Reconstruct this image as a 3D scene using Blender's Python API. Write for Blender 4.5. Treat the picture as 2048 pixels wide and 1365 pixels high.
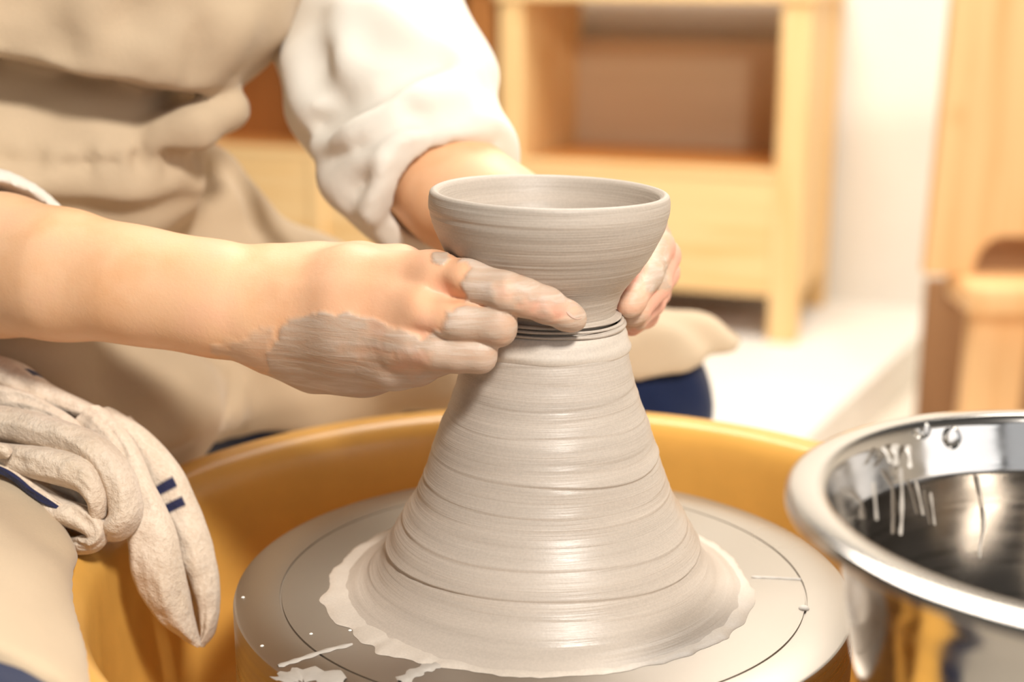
import bpy, math, random
import numpy as np

# ------------------------------------------------------------------ clear
for o in list(bpy.data.objects):
    bpy.data.objects.remove(o, do_unlink=True)
scn = bpy.context.scene
COL = scn.collection
rng = np.random.default_rng(7)
random.seed(7)

# ------------------------------------------------------------------ camera (world: wheel axis = z axis, wheel top = z 0)
FPX = 2844.44
CAM = np.array([0.0, -0.6516, 0.2880])
PITCH, YAW, ROLL = 0.24976, -0.02348, 0.00209
FW = np.array([math.sin(YAW) * math.cos(PITCH), math.cos(YAW) * math.cos(PITCH), -math.sin(PITCH)])
_r = np.array([math.cos(YAW), -math.sin(YAW), 0.0])
_u = np.cross(_r, FW)
RT = math.cos(ROLL) * _r + math.sin(ROLL) * _u
UP = -math.sin(ROLL) * _r + math.cos(ROLL) * _u
cd = bpy.data.cameras.new('camera')
cam = bpy.data.objects.new('camera', cd)
COL.objects.link(cam)
from mathutils import Matrix, Vector
cam.matrix_world = Matrix(((RT[0], UP[0], -FW[0], CAM[0]), (RT[1], UP[1], -FW[1], CAM[1]),
                           (RT[2], UP[2], -FW[2], CAM[2]), (0, 0, 0, 1)))
cd.sensor_width = 36.0
cd.lens = 50.0
cd.clip_start = 0.02
cd.dof.use_dof = True
cd.dof.focus_distance = 0.645
cd.dof.aperture_fstop = 4.6
scn.camera = cam

# ------------------------------------------------------------------ world, lights, exposure
scn.view_settings.view_transform = 'Standard'
scn.view_settings.look = 'None'
scn.view_settings.gamma = 1.0
scn.view_settings.use_curve_mapping = False
scn.view_settings.exposure = -0.70
w = bpy.data.worlds.new('room_daylight')
scn.world = w
w.use_nodes = True
bg = w.node_tree.nodes['Background']
bg.inputs[0].default_value = (1.0, 0.96, 0.91, 1)
bg.inputs[1].default_value = 0.13


def area(name, loc, target, size, power, color, size_y=None):
    l = bpy.data.lights.new(name, 'AREA')
    l.energy = power
    l.color = color
    l.size = size
    if size_y:
        l.shape = 'RECTANGLE'
        l.size_y = size_y
    o = bpy.data.objects.new(name, l)
    COL.objects.link(o)
    o.location = loc
    d = Vector(target) - Vector(loc)
    o.rotation_euler = d.to_track_quat('-Z', 'Y').to_euler()
    return o


area('ceiling_lamp_key', (0.52, -1.15, 1.36), (0, 0, 0.1), 0.24, 66, (1.0, 0.95, 0.88))
area('rear_fill_light', (0.3, 1.3, 1.75), (0.3, 1.7, -0.4), 1.2, 110, (1.0, 0.94, 0.86))  # unseen fill light, added to brighten the wall and platform
area('window_front', (0.3, -2.4, 0.7), (0, 0, 0.1), 2.4, 13, (0.90, 0.94, 1.0), 1.6)
area('window_right', (2.2, -1.45, 0.62), (0, -.6, 0.2), 2.0, 22, (0.95, 0.97, 1.0), 1.2)


# ------------------------------------------------------------------ helpers: pixel rays
def ray(px, py):
    return FW + RT * ((px - 1024) / FPX) - UP * ((py - 682.5) / FPX)


def P(px, py, Y):
    d = ray(px, py)
    return CAM + d * ((Y - CAM[1]) / d[1])


def Pz(px, py, z):
    d = ray(px, py)
    return CAM + d * ((z - CAM[2]) / d[2])


def project(X):
    d = X - CAM
    z = d @ FW
    return np.stack([1024 + FPX * (d @ RT) / z, 682.5 - FPX * (d @ UP) / z], -1)


# ------------------------------------------------------------------ helpers: objects
def tag(o, label=None, cat=None, group=None, kind=None):
    if label: o['label'] = label
    if cat: o['category'] = cat
    if group: o['group'] = group
    if kind: o['kind'] = kind
    return o


def empty(name, loc=(0, 0, 0), rz=0.0):
    o = bpy.data.objects.new(name, None)
    o.empty_display_size = 0.05
    COL.objects.link(o)
    o.location = loc
    o.rotation_euler = (0, 0, rz)
    return o


def link(name, me, mat, parent=None, smooth=True):
    o = bpy.data.objects.new(name, me)
    COL.objects.link(o)
    if mat: me.materials.append(mat)
    if smooth:
        me.polygons.foreach_set('use_smooth', [True] * len(me.polygons))
    if parent is not None:
        o.parent = parent
        bpy.context.view_layer.update()
        o.matrix_parent_inverse = parent.matrix_world.inverted()
    return o


def mesh(name, V, F):
    me = bpy.data.meshes.new(name)
    if isinstance(F, np.ndarray):
        V = np.asarray(V, np.float32)
        n, k = F.shape
        me.vertices.add(len(V))
        me.vertices.foreach_set('co', V.ravel())
        me.loops.add(n * k)
        me.loops.foreach_set('vertex_index', F.astype(np.int32).ravel())
        me.polygons.add(n)
        me.polygons.foreach_set('loop_start', np.arange(0, n * k, k, dtype=np.int32))
        me.update(calc_edges=True)
        me.validate()
    else:
        me.from_pydata([tuple(map(float, v)) for v in V], [], F)
        me.update()
    return me


def attr(me, name, vals):
    a = me.attributes.new(name, 'FLOAT', 'POINT')
    a.data.foreach_set('value', np.asarray(vals, np.float32))


def lathe(prof, n, disp=None, closed=False):
    """prof: list of (r, z); disp(theta array, ring index, r, z) -> (r, z) arrays"""
    th = np.linspace(0, 2 * math.pi, n, endpoint=False)
    V = []
    for i, (r, z) in enumerate(prof):
        R = np.full(n, r); Z = np.full(n, z)
        if disp: R, Z = disp(th, i, R, Z)
        V.append(np.stack([R * np.cos(th), R * np.sin(th), Z], -1))
    V = np.concatenate(V)
    m = len(prof)
    F = []
    a = np.arange(n); b = (a + 1) % n
    for i in range(m if closed else m - 1):
        j = (i + 1) % m
        F.append(np.stack([i * n + a, i * n + b, j * n + b, j * n + a], -1))
    return V, np.concatenate(F)


def dense(pts, step):
    out = []
    for (r0, z0), (r1, z1) in zip(pts[:-1], pts[1:]):
        k = max(1, int(math.hypot(r1 - r0, z1 - z0) / step))
        for t in range(k):
            out.append((r0 + (r1 - r0) * t / k, z0 + (z1 - z0) * t / k))
    out.append(pts[-1])
    return out


def spline(pts, n):
    """Catmull-Rom through pts"""
    p = np.array(pts, float)
    p = np.vstack([2 * p[0] - p[1], p, 2 * p[-1] - p[-2]])
    out = []
    m = len(pts) - 1
    for i in range(m):
        for t in np.linspace(0, 1, n, endpoint=False):
            a, b, c, d = p[i], p[i + 1], p[i + 2], p[i + 3]
            out.append(.5 * (2 * b + (c - a) * t + (2 * a - 5 * b + 4 * c - d) * t * t + (3 * b - a - 3 * c + d) * t ** 3))
    out.append(p[-2])
    return np.array(out)


def box_mesh(name, x0, x1, y0, y1, z0, z1, bev=0.004):
    import bmesh
    bm = bmesh.new()
    bmesh.ops.create_cube(bm, size=1)
    for v in bm.verts:
        v.co = ((x0 + x1) / 2 + v.co.x * (x1 - x0), (y0 + y1) / 2 + v.co.y * (y1 - y0), (z0 + z1) / 2 + v.co.z * (z1 - z0))
    if bev:
        bmesh.ops.bevel(bm, geom=bm.edges[:], offset=bev, segments=2, affect='EDGES', profile=.6)
    me = bpy.data.meshes.new(name)
    bm.to_mesh(me)
    bm.free()
    return me


def tube(pts, rad, n=10, closed=False):
    p = np.array(pts, float)
    m = len(p)
    rad = np.full(m, rad) if np.isscalar(rad) else np.array(rad)
    V = []
    up = np.array([0, 0, 1.0])
    for i in range(m):
        t = (p[(i + 1) % m] - p[i - 1]) if closed else (p[min(i + 1, m - 1)] - p[max(i - 1, 0)])
        t /= np.linalg.norm(t) + 1e-12
        a = np.cross(t, up)
        if np.linalg.norm(a) < 1e-3: a = np.cross(t, [0, 1.0, 0])
        a /= np.linalg.norm(a)
        b = np.cross(a, t)
        th = np.linspace(0, 2 * math.pi, n, endpoint=False)
        V.append(p[i] + rad[i] * (np.cos(th)[:, None] * a + np.sin(th)[:, None] * b))
    F = []
    a = np.arange(n); b = (a + 1) % n
    for i in range(m if closed else m - 1):
        j = (i + 1) % m
        F.append(np.stack([i * n + a, i * n + b, j * n + b, j * n + a], -1))
    F = [list(map(int, f)) for f in np.concatenate(F)]
    if not closed:
        F.append(list(range(n))[::-1])
        F.append(list(range((m - 1) * n, m * n)))
    return np.concatenate(V), F


# ------------------------------------------------------------------ helpers: noise and signed distance sculpting
def vnoise(p, scale, seed=0):
    q = np.asarray(p, np.float64) * scale + seed * 17.31
    i = np.floor(q).astype(np.int64)
    f = q - i
    f = f * f * (3 - 2 * f)

    def h(a, b, c):
        n = (a * 374761393 + b * 668265263 + c * 2147483647 + seed * 974711) & 0xffffffff
        n = ((n ^ (n >> 13)) * 1274126177) & 0xffffffff
        return ((n ^ (n >> 16)) & 0xffff) / 65535.0
    x, y, z = i[..., 0], i[..., 1], i[..., 2]
    r = 0
    for dx in (0, 1):
        for dy in (0, 1):
            for dz in (0, 1):
                wgt = (f[..., 0] if dx else 1 - f[..., 0]) * (f[..., 1] if dy else 1 - f[..., 1]) * (f[..., 2] if dz else 1 - f[..., 2])
                r = r + wgt * h(x + dx, y + dy, z + dz)
    return r * 2 - 1


def cap(p, a, b, ra, rb):
    a = np.asarray(a); b = np.asarray(b)
    ab = b - a
    t = np.clip(((p - a) @ ab) / (ab @ ab + 1e-12), 0, 1)
    return np.linalg.norm(p - a - t[:, None] * ab, axis=1) - (ra + (rb - ra) * t)


def smin(a, b, k):
    h = np.maximum(k - np.abs(a - b), 0) / k
    return np.minimum(a, b) - h * h * k * .25


def smax(a, b, k):
    return -smin(-a, -b, k)


def chain(p, js, k=0.004):
    """js: list of (point, radius)"""
    d = None
    for (a, ra), (b, rb) in zip(js[:-1], js[1:]):
        e = cap(p, a, b, ra, rb)
        d = e if d is None else smin(d, e, k)
    return d


def segdist(p, pts):
    d = None
    for a, b in zip(pts[:-1], pts[1:]):
        e = cap(p, a, b, 0, 0)
        d = e if d is None else np.minimum(d, e)
    return d


def hits(F, pix, t0=0.25, tmax=3.0):
    """where the rays through these pixels first meet the surface F"""
    D = np.array([ray(*q) for q in pix])
    D /= np.linalg.norm(D, axis=1, keepdims=True)
    t = np.full(len(D), t0)
    for _ in range(90):
        s = F(CAM + D * t[:, None])
        t = np.where(s > 2e-4, np.minimum(t + s * .8, tmax + 1), t)
    return [CAM + D[i] * t[i] if t[i] < tmax else None for i in range(len(D))]


def hit(F, px, py):
    return hits(F, [(px, py)])[0]


def strokes(F, specs):
    """sculpt strokes: (pixel polyline, height [+ ridge, - groove], half width); laid on the surface of F"""
    S = []
    H = hits(F, [a for pts, _, _ in specs for a in pts])
    for pts, amp, wd in specs:
        q = [a for a in H[:len(pts)] if a is not None]
        H = H[len(pts):]
        if len(q) > 1: S.append((np.array(q), amp, wd))

    def G(p):
        d = F(p)
        for q, amp, wd in S:
            lo = q.min(0) - 3 * wd; hi = q.max(0) + 3 * wd
            m = np.all((p > lo) & (p < hi), axis=1)
            if m.any():
                e = segdist(p[m], q)
                d[m] -= amp * np.exp(-(e / wd) ** 2)
        return d
    return G


def sdf_mesh(F, lo, hi, h, B=5):
    lo = np.asarray(lo, float); hi = np.asarray(hi, float)
    nb = np.ceil((hi - lo) / (h * B)).astype(int)
    n = nb * B
    gi = np.stack(np.meshgrid(*[np.arange(k) for k in nb], indexing='ij'), -1).reshape(-1, 3)
    ctr = lo + (gi * B + (B - 1) / 2) * h
    d = np.concatenate([F(c) for c in np.array_split(ctr, max(1, len(ctr) // 200000))])
    V = d.reshape(nb).astype(np.float32)
    V = V.repeat(B, 0).repeat(B, 1).repeat(B, 2)
    need = np.where(np.abs(d) < h * B * 1.15 + 0.004)[0]
    off = np.stack(np.meshgrid(*[np.arange(B)] * 3, indexing='ij'), -1).reshape(-1, 3)
    idx = (gi[need][:, None, :] * B + off[None]).reshape(-1, 3)
    for c in np.array_split(idx, max(1, len(idx) // 200000)):
        V[c[:, 0], c[:, 1], c[:, 2]] = F(lo + c * h)
    S = V < 0
    C = np.zeros(n - 1, np.int8)
    for a in (0, 1):
        for b in (0, 1):
            for c in (0, 1):
                C += S[a:n[0] - 1 + a, b:n[1] - 1 + b, c:n[2] - 1 + c]
    act = np.argwhere((C > 0) & (C < 8))
    vid = np.full(n - 1, -1, np.int64)
    vid[act[:, 0], act[:, 1], act[:, 2]] = np.arange(len(act))
    acc = np.zeros((len(act), 3)); cnt = np.zeros(len(act))
    cor = [(a, b, c) for a in (0, 1) for b in (0, 1) for c in (0, 1)]
    val = {c: V[act[:, 0] + c[0], act[:, 1] + c[1], act[:, 2] + c[2]] for c in cor}
    for c in cor:
        for ax in range(3):
            if c[ax] == 0:
                e = list(c); e[ax] = 1; e = tuple(e)
                a, b = val[c], val[e]
                m = (a < 0) != (b < 0)
                t = np.where(m, a / np.where(m, a - b, 1), 0)
                pos = np.tile(np.array(c, float), (len(act), 1))
                pos[:, ax] += t
                acc += pos * m[:, None]; cnt += m
    verts = lo + (act + acc / cnt[:, None]) * h
    faces = []
    for ax in range(3):
        o1, o2 = (ax + 1) % 3, (ax + 2) % 3
        sl0 = [slice(None)] * 3; sl1 = [slice(None)] * 3
        sl0[ax] = slice(0, n[ax] - 1); sl1[ax] = slice(1, n[ax])
        ch = np.argwhere(S[tuple(sl0)] != S[tuple(sl1)])
        ch = ch[(ch[:, o1] > 0) & (ch[:, o2] > 0) & (ch[:, o1] < n[o1] - 1) & (ch[:, o2] < n[o2] - 1)]
        s = S[ch[:, 0], ch[:, 1], ch[:, 2]]
        q = []
        for d1, d2 in ((-1, -1), (0, -1), (0, 0), (-1, 0)):
            e = ch.copy(); e[:, o1] += d1; e[:, o2] += d2
            q.append(vid[e[:, 0], e[:, 1], e[:, 2]])
        q = np.stack(q, -1)
        q[~s] = q[~s][:, ::-1]
        faces.append(q)
    faces = np.concatenate(faces)
    faces = faces[(faces >= 0).all(1)]
    return verts, faces


def smooth_verts(V, F, it=1, lam=.5):
    for _ in range(it):
        acc = np.zeros_like(V); cnt = np.zeros(len(V))
        for k in range(4):
            a, b = F[:, k], F[:, (k + 1) % 4]
            np.add.at(acc, a, V[b]); np.add.at(cnt, a, 1)
            np.add.at(acc, b, V[a]); np.add.at(cnt, b, 1)
        V = V + lam * (acc / np.maximum(cnt, 1)[:, None] - V)
    return V


def normals_of(V, F):
    nrm = np.zeros_like(V)
    fn = np.cross(V[F[:, 2]] - V[F[:, 0]], V[F[:, 3]] - V[F[:, 1]])
    for k in range(4): np.add.at(nrm, F[:, k], fn)
    return nrm / (np.linalg.norm(nrm, axis=1, keepdims=True) + 1e-12)


def polydist(q, poly):
    """signed pixel distance to polygon, negative inside"""
    poly = np.array(poly, float)
    d = np.full(len(q), 1e9)
    ins = np.zeros(len(q), bool)
    for a, b in zip(poly, np.roll(poly, -1, 0)):
        ab = b - a
        t = np.clip(((q - a) @ ab) / (ab @ ab), 0, 1)
        d = np.minimum(d, np.linalg.norm(q - a - t[:, None] * ab, axis=1))
        c = ((a[1] > q[:, 1]) != (b[1] > q[:, 1])) & (q[:, 0] < (b[0] - a[0]) * (q[:, 1] - a[1]) / (b[1] - a[1] + 1e-9) + a[0])
        ins ^= c
    return np.where(ins, -d, d)


# ------------------------------------------------------------------ materials
def lin(c):
    return tuple(((v / 255) / 12.92 if v / 255 <= .04045 else ((v / 255 + .055) / 1.055) ** 2.4) for v in c) + (1,)


class M:
    def __init__(s, name):
        s.m = bpy.data.materials.new(name)
        s.m.use_nodes = True
        s.t = s.m.node_tree
        s.b = s.t.nodes['Principled BSDF']

    def n(s, typ, **kw):
        x = s.t.nodes.new(typ)
        for k, v in kw.items():
            if k in x.inputs: x.inputs[k].default_value = v
            else: setattr(x, k, v)
        return x

    def l(s, a, b):
        s.t.links.new(a, b)

    def set(s, **kw):
        for k, v in kw.items():
            s.b.inputs[k.replace('_', ' ')].default_value = v
        return s

    def coords(s, scale=(1, 1, 1)):
        tc = s.n('ShaderNodeTexCoord')
        mp = s.n('ShaderNodeMapping')
        mp.inputs['Scale'].default_value = scale
        s.l(tc.outputs['Object'], mp.inputs['Vector'])
        return mp.outputs['Vector']

    def noise(s, vec, scale, detail=3, rough=.55, dist=0):
        x = s.n('ShaderNodeTexNoise')
        x.inputs['Scale'].default_value = scale
        x.inputs['Detail'].default_value = detail
        x.inputs['Roughness'].default_value = rough
        x.inputs['Distortion'].default_value = dist
        s.l(vec, x.inputs['Vector'])
        return x.outputs['Fac']

    def ramp(s, fac, stops):
        x = s.n('ShaderNodeValToRGB')
        e = x.color_ramp.elements
        e[0].position, e[0].color = stops[0]
        e[1].position, e[1].color = stops[-1]
        for p_, c_ in stops[1:-1]:
            k = e.new(p_); k.color = c_
        s.l(fac, x.inputs['Fac'])
        return x.outputs['Color']

    def mix(s, fac, a, b, mode='MIX'):
        x = s.n('ShaderNodeMix')
        x.data_type = 'RGBA'
        x.blend_type = mode
        for sock, v in ((x.inputs['Factor'], fac), (x.inputs['A'], a), (x.inputs['B'], b)):
            pass
        fi = x.inputs[0]; ai = x.inputs[6]; bi = x.inputs[7]
        for sock, v in ((fi, fac), (ai, a), (bi, b)):
            if hasattr(v, 'is_output'): s.l(v, sock)
            else: sock.default_value = v
        return x.outputs[2]

    def bump(s, h, strength, dist=.001, prev=None):
        x = s.n('ShaderNodeBump')
        x.inputs['Strength'].default_value = strength
        x.inputs['Distance'].default_value = dist
        s.l(h, x.inputs['Height'])
        if prev is not None: s.l(prev, x.inputs['Normal'])
        s.l(x.outputs['Normal'], s.b.inputs['Normal'])
        return x.outputs['Normal']

    def attr(s, name):
        x = s.n('ShaderNodeAttribute')
        x.attribute_name = name
        return x.outputs['Fac']

    def color(s, out):
        s.l(out, s.b.inputs['Base Color'])


def m_clay(name, base, wet=.35, fine=1.0):
    k = M(name)
    v = k.coords((14, 14, 900))
    n1 = k.noise(v, 1.0, 4, .6)
    v2 = k.coords((6, 6, 170))
    n2 = k.noise(v2, 1.0, 3)
    v3 = k.coords()
    n3 = k.noise(v3, 900, 2)
    c = k.ramp(n2, [(.3, lin([x * .95 for x in base])), (.7, lin([min(255, x * 1.03) for x in base]))])
    c = k.mix(.12, c, k.ramp(n3, [(.35, lin([x * .75 for x in base])), (.65, lin([min(255, x * 1.1) for x in base]))]))
    k.color(c)
    r = k.ramp(n2, [(.3, (wet, wet, wet, 1)), (.75, (wet + .18,) * 3 + (1,))])
    k.l(r, k.b.inputs['Roughness'])
    a = k.bump(n1, .45 * fine, .0006)
    k.bump(n3, .12, .0004, a)
    k.set(Specular_IOR_Level=.5)
    return k.m


def m_cloth(name, base, weave=900, rough=.9, str_=.25, mott=.06):
    k = M(name)
    v = k.coords()
    n1 = k.noise(v, 9, 3)
    n2 = k.noise(v, weave, 2)
    n3 = k.noise(v, 45, 4)
    lo = lin([x * (1 - mott) for x in base]); hi = lin([min(255, x * (1 + mott * .7)) for x in base])
    c = k.ramp(n1, [(.3, lo), (.7, hi)])
    c = k.mix(.15, c, k.ramp(n2, [(.3, lo), (.7, hi)]))
    k.color(c)
    a = k.bump(n3, .25, .002)
    k.bump(n2, str_, .0006, a)
    k.set(Roughness=rough, Specular_IOR_Level=.2, Sheen_Weight=.15)
    return k.m


def m_wood(name, base, dark, axis=0, sc=1.0):
    k = M(name)
    s = [22, 22, 22]; s[axis] = 1.6
    v = k.coords(tuple(x * sc for x in s))
    n1 = k.noise(v, 1.0, 5, .6, .4)
    v2 = k.coords(tuple((7, 7, 7)))
    n2 = k.noise(v2, 1.0, 2)
    c = k.ramp(n1, [(.3, lin(dark)), (.5, lin(base)), (.75, lin([min(255, x * 1.03) for x in base]))])
    c = k.mix(k.ramp(n2, [(.68, (0, 0, 0, 1)), (.8, (.6, .6, .6, 1))]), c, lin([dark[0] * .92, dark[1] * .82, dark[2] * .65]))
    k.color(c)
    k.bump(n1, .15, .001)
    k.set(Roughness=.5, Specular_IOR_Level=.35)
    return k.m


def m_plain(name, base, rough=.5, var=.04, scale=6, metal=0.0, bump=.1):
    k = M(name)
    v = k.coords()
    n1 = k.noise(v, scale, 4)
    c = k.ramp(n1, [(.3, lin([x * (1 - var) for x in base])), (.7, lin([min(255, x * (1 + var)) for x in base]))])
    k.color(c)
    if bump:
        k.bump(k.noise(v, scale * 30, 2), bump, .0005)
    k.set(Roughness=rough, Metallic=metal)
    return k.m


CLAY = [191, 179, 166]
MAT_CONE = m_clay('wet_clay', CLAY, .30)
MAT_BOWL = m_clay('thrown_clay', [184, 171, 157], .42, 1.3)
MAT_SLIP = m_clay('pale_slip', [206, 194, 180], .28, .3)
MAT_WALL = m_plain('white_wall', [236, 230, 220], .8, .01)
MAT_FLOOR = m_plain('pale_floor', [232, 222, 206], .45, .02)
MAT_PLAT = m_plain('white_platform', [240, 235, 226], .6, .01)
MAT_WOOD = m_wood('pine_wood', [240, 203, 146], [226, 178, 112], 2)
MAT_WOODX = m_wood('pine_wood_rail', [240, 203, 146], [228, 180, 112], 0)
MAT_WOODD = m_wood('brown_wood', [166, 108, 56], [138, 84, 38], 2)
MAT_WOODM = m_wood('amber_shaded_wood', [214, 150, 84], [196, 130, 66], 0)  # darker varnish tone that also carries the shelf board's shade
MAT_TAN = m_wood('tan_board', [216, 192, 160], [208, 182, 148], 0, .3)
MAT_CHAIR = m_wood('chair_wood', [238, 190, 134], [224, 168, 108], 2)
MAT_CHAIRD = m_wood('chair_shadow_wood', [170, 128, 90], [150, 108, 72], 2)  # chair wood darkened: shade put into the colour of the rear panels
MAT_PAN = m_plain('yellow_plastic', [222, 168, 82], .34, .03, 25, 0, .05)
MAT_APRON = m_cloth('apron_linen', [196, 174, 145], 700)
MAT_SHIRT = m_cloth('cream_cotton', [226, 219, 206], 900, .9, .15, .02)
MAT_JEANS = m_cloth('navy_denim', [22, 34, 66], 800, .9, .3, .15)


def m_steel(name, rough=.12, tint=(205, 200, 194)):
    k = M(name)
    v = k.coords((3, 3, 260))
    n = k.noise(v, 1.0, 3)
    k.l(k.ramp(n, [(.3, (rough * .7,) * 3 + (1,)), (.7, (rough * 1.5,) * 3 + (1,))]), k.b.inputs['Roughness'])
    k.set(Base_Color=lin(tint), Metallic=1.0)
    return k.m


MAT_STEEL = m_steel('polished_steel')
MAT_HEAD = m_steel('wheel_aluminium', .32, (176, 168, 158))


def m_skin():
    k = M('clay_smeared_skin')
    v = k.coords()
    n1 = k.noise(v, 28, 3)
    n2 = k.noise(v, 700, 2)
    n3 = k.noise(k.coords((22, 60, 230)), 1.0, 5, .62, .6)
    skin = k.ramp(n1, [(.3, lin([228, 174, 128])), (.55, lin([236, 188, 146])), (.75, lin([236, 184, 148]))])
    pink = k.attr('pink')
    skin = k.mix(pink, skin, lin([230, 166, 146]))
    clay = k.ramp(n3, [(.3, lin([176, 150, 130])), (.5, lin([192, 170, 150])), (.72, lin([214, 198, 184]))])
    a = k.attr('clay')
    # thin streaks let the skin show through
    x = k.n('ShaderNodeMath', operation='MULTIPLY')
    k.l(a, x.inputs[0])
    k.l(k.ramp(n3, [(.25, (.7, .7, .7, 1)), (.5, (1, 1, 1, 1))]), x.inputs[1])
    k.color(k.mix(x.outputs[0], skin, clay))
    r = k.ramp(a, [(0.0, (.48, .48, .48, 1)), (1.0, (.5, .5, .5, 1))])
    k.l(r, k.b.inputs['Roughness'])
    p1 = k.bump(n2, .22, .0004)
    cb = k.n('ShaderNodeMath', operation='MULTIPLY')
    k.l(n3, cb.inputs[0]); k.l(a, cb.inputs[1])
    p2 = k.bump(cb.outputs[0], .5, .0012, p1)
    k.bump(k.noise(k.coords((300, 300, 300)), 1.0, 3), .12, .0008, p2)
    k.set(Subsurface_Weight=.12, Subsurface_Scale=.006, Specular_IOR_Level=.35)
    k.b.inputs['Subsurface Radius'].default_value = (1.0, .35, .2)
    return k.m


MAT_SKIN = m_skin()


def m_towel():
    k = M('towel_cotton')
    v = k.coords()
    n1 = k.noise(v, 30, 3)
    n2 = k.noise(v, 1400, 2)
    n3 = k.noise(v, 420, 2)
    c = k.ramp(n1, [(.3, lin([208, 188, 164])), (.7, lin([226, 208, 188]))])
    c = k.mix(.25, c, k.ramp(n3, [(.35, lin([192, 170, 146])), (.65, lin([232, 218, 200]))]))
    c = k.mix(k.attr('stripe'), c, lin([44, 46, 74]))
    k.color(c)
    a = k.bump(n3, .6, .0014)
    k.bump(n2, .5, .0008, a)
    k.set(Roughness=.95, Specular_IOR_Level=.15, Sheen_Weight=.2)
    return k.m


MAT_TOWEL = m_towel()
kk = M('water_drop'); kk.set(Base_Color=(1, 1, 1, 1), Roughness=.02, IOR=1.33, Transmission_Weight=1.0); MAT_WATER = kk.m
MAT_DRIP = m_plain('thin_slip_drip', [186, 178, 168], .3, .05, 80)
MAT_NAIL = m_plain('nail', [205, 172, 152], .3, .03, 60)
MAT_DARK = m_plain('machine_grey', [120, 118, 114], .5)

# ------------------------------------------------------------------ the setting
ZP, ZF = -0.45, -0.55
fr = Pz(1590, 690, ZP)                       # front right foot of the shelf
z_of = lambda py: P(1590, py, fr[1])[2]
zl = z_of(345)
fl = Pz(1045, 318, zl)
U = np.array([fl[0] - fr[0], fl[1] - fr[1], 0]); U /= np.linalg.norm(U)     # along the front, leftwards
Vv = np.array([-U[1], U[0], 0]);
if Vv[1] < 0: Vv = -Vv                        # towards the back
ANG = math.atan2(-U[1], -U[0])
DEP = 0.42


def poly_prism(name, pts, z0, z1, mat, parent=None):
    n = len(pts)
    V = [(x, y, z0) for x, y in pts] + [(x, y, z1) for x, y in pts]
    F = [list(range(n))[::-1], list(range(n, 2 * n))] + [[i, (i + 1) % n, n + (i + 1) % n, n + i] for i in range(n)]
    me = mesh(name, V, F)
    return link(name, me, mat, parent, smooth=False)


o = poly_prism('floor', [(-3, -1.6), (3.2, -1.6), (3.2, 4), (-3, 4)], ZF - .05, ZF, MAT_FLOOR)
tag(o, kind='structure')
wb = fr + Vv * (DEP + .03)
wa = wb + U * 3.2
wc = wb - U * 2.6
o = poly_prism('wall_back', [(wa[0], wa[1]), (wc[0], wc[1]), (wc[0] + Vv[0] * .1, wc[1] + Vv[1] * .1), (wa[0] + Vv[0] * .1, wa[1] + Vv[1] * .1)], ZF, 2.0, MAT_WALL)
tag(o, kind='structure')
e1 = Pz(1872, 642, ZP); e2 = Pz(1622, 868, ZP)
dirn = (e2 - e1); e3 = e1 + dirn * 1.7
e0 = wb - U * 0.0
# platform corner on the wall line
den = dirn[0] * U[1] - dirn[1] * U[0]
tt = ((wb[0] - e1[0]) * U[1] - (wb[1] - e1[1]) * U[0]) / den
ew = e1 + dirn * tt
wl = wb + U * 2.9
o = poly_prism('platform', [(ew[0], ew[1]), (wl[0], wl[1]), (wl[0] - Vv[0] * 1.3, wl[1] - Vv[1] * 1.3), (e3[0], e3[1])][::1], ZF, ZP, MAT_PLAT)
tag(o, 'low white platform under the pine shelf units', 'platform')

o = poly_prism('wall_right', [(2.42, -2.6), (2.52, -2.6), (2.52, 2.6), (2.42, 2.6)], ZF, 2.0, MAT_WALL)
tag(o, kind='structure')

# ------------------------------------------------------------------ pine shelves
def shelf(origin, name, label, width, back, zt, dividers):
    root = empty(name, tuple(origin), ANG)
    tag(root, label, 'shelf', 'pine shelf units against the white wall')

    def b(nm, u0, u1, v0, v1, z0, z1, mat):
        # local x = rightwards along the front, so u (leftwards) -> -x
        me = box_mesh(nm, -u1, -u0, v0, v1, z0 - origin[2], z1 - origin[2], .004)
        o = bpy.data.objects.new(nm, me)
        COL.objects.link(o)
        me.materials.append(mat)
        o.parent = root
        return o
    z0 = ZP
    zb0, zb1 = z_of(600), z_of(362)
    zr = z_of(345)
    T = .032
    # posts / legs
    for u in (0.0, width - .05):
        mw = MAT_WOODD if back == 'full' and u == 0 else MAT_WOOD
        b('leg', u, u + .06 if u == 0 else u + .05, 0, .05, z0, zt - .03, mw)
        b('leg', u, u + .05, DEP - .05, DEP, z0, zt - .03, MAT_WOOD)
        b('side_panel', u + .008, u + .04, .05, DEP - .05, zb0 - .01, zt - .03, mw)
    b('top_board', -.01, width + .01, -.01, DEP, zt - .03, zt, MAT_WOODX)
    b('shelf_board', .06, width - .05, .024, DEP - .05, zb1, zr - .004, MAT_WOODM)
    b('front_rail', .06, width - .05, .0, .024, zb1, zr, MAT_WOODX)
    b('front_panel', .06, width - .05, .004, .022, zb0, zb1, MAT_WOODX)
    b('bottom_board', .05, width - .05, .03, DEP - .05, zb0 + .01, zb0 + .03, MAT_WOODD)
    if back == 'low':
        b('back_board', .04, width - .05, DEP - .045, DEP - .03, zb1, float(P(1400, 84, (fr + Vv * DEP)[1])[2]), MAT_TAN)
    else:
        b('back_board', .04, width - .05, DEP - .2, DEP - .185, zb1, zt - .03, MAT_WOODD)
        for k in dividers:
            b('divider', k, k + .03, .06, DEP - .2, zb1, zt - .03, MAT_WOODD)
            b('stile', k, k + .03, -.004, .02, zb0 - .05, zb1, MAT_WOOD)
    return root


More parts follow.
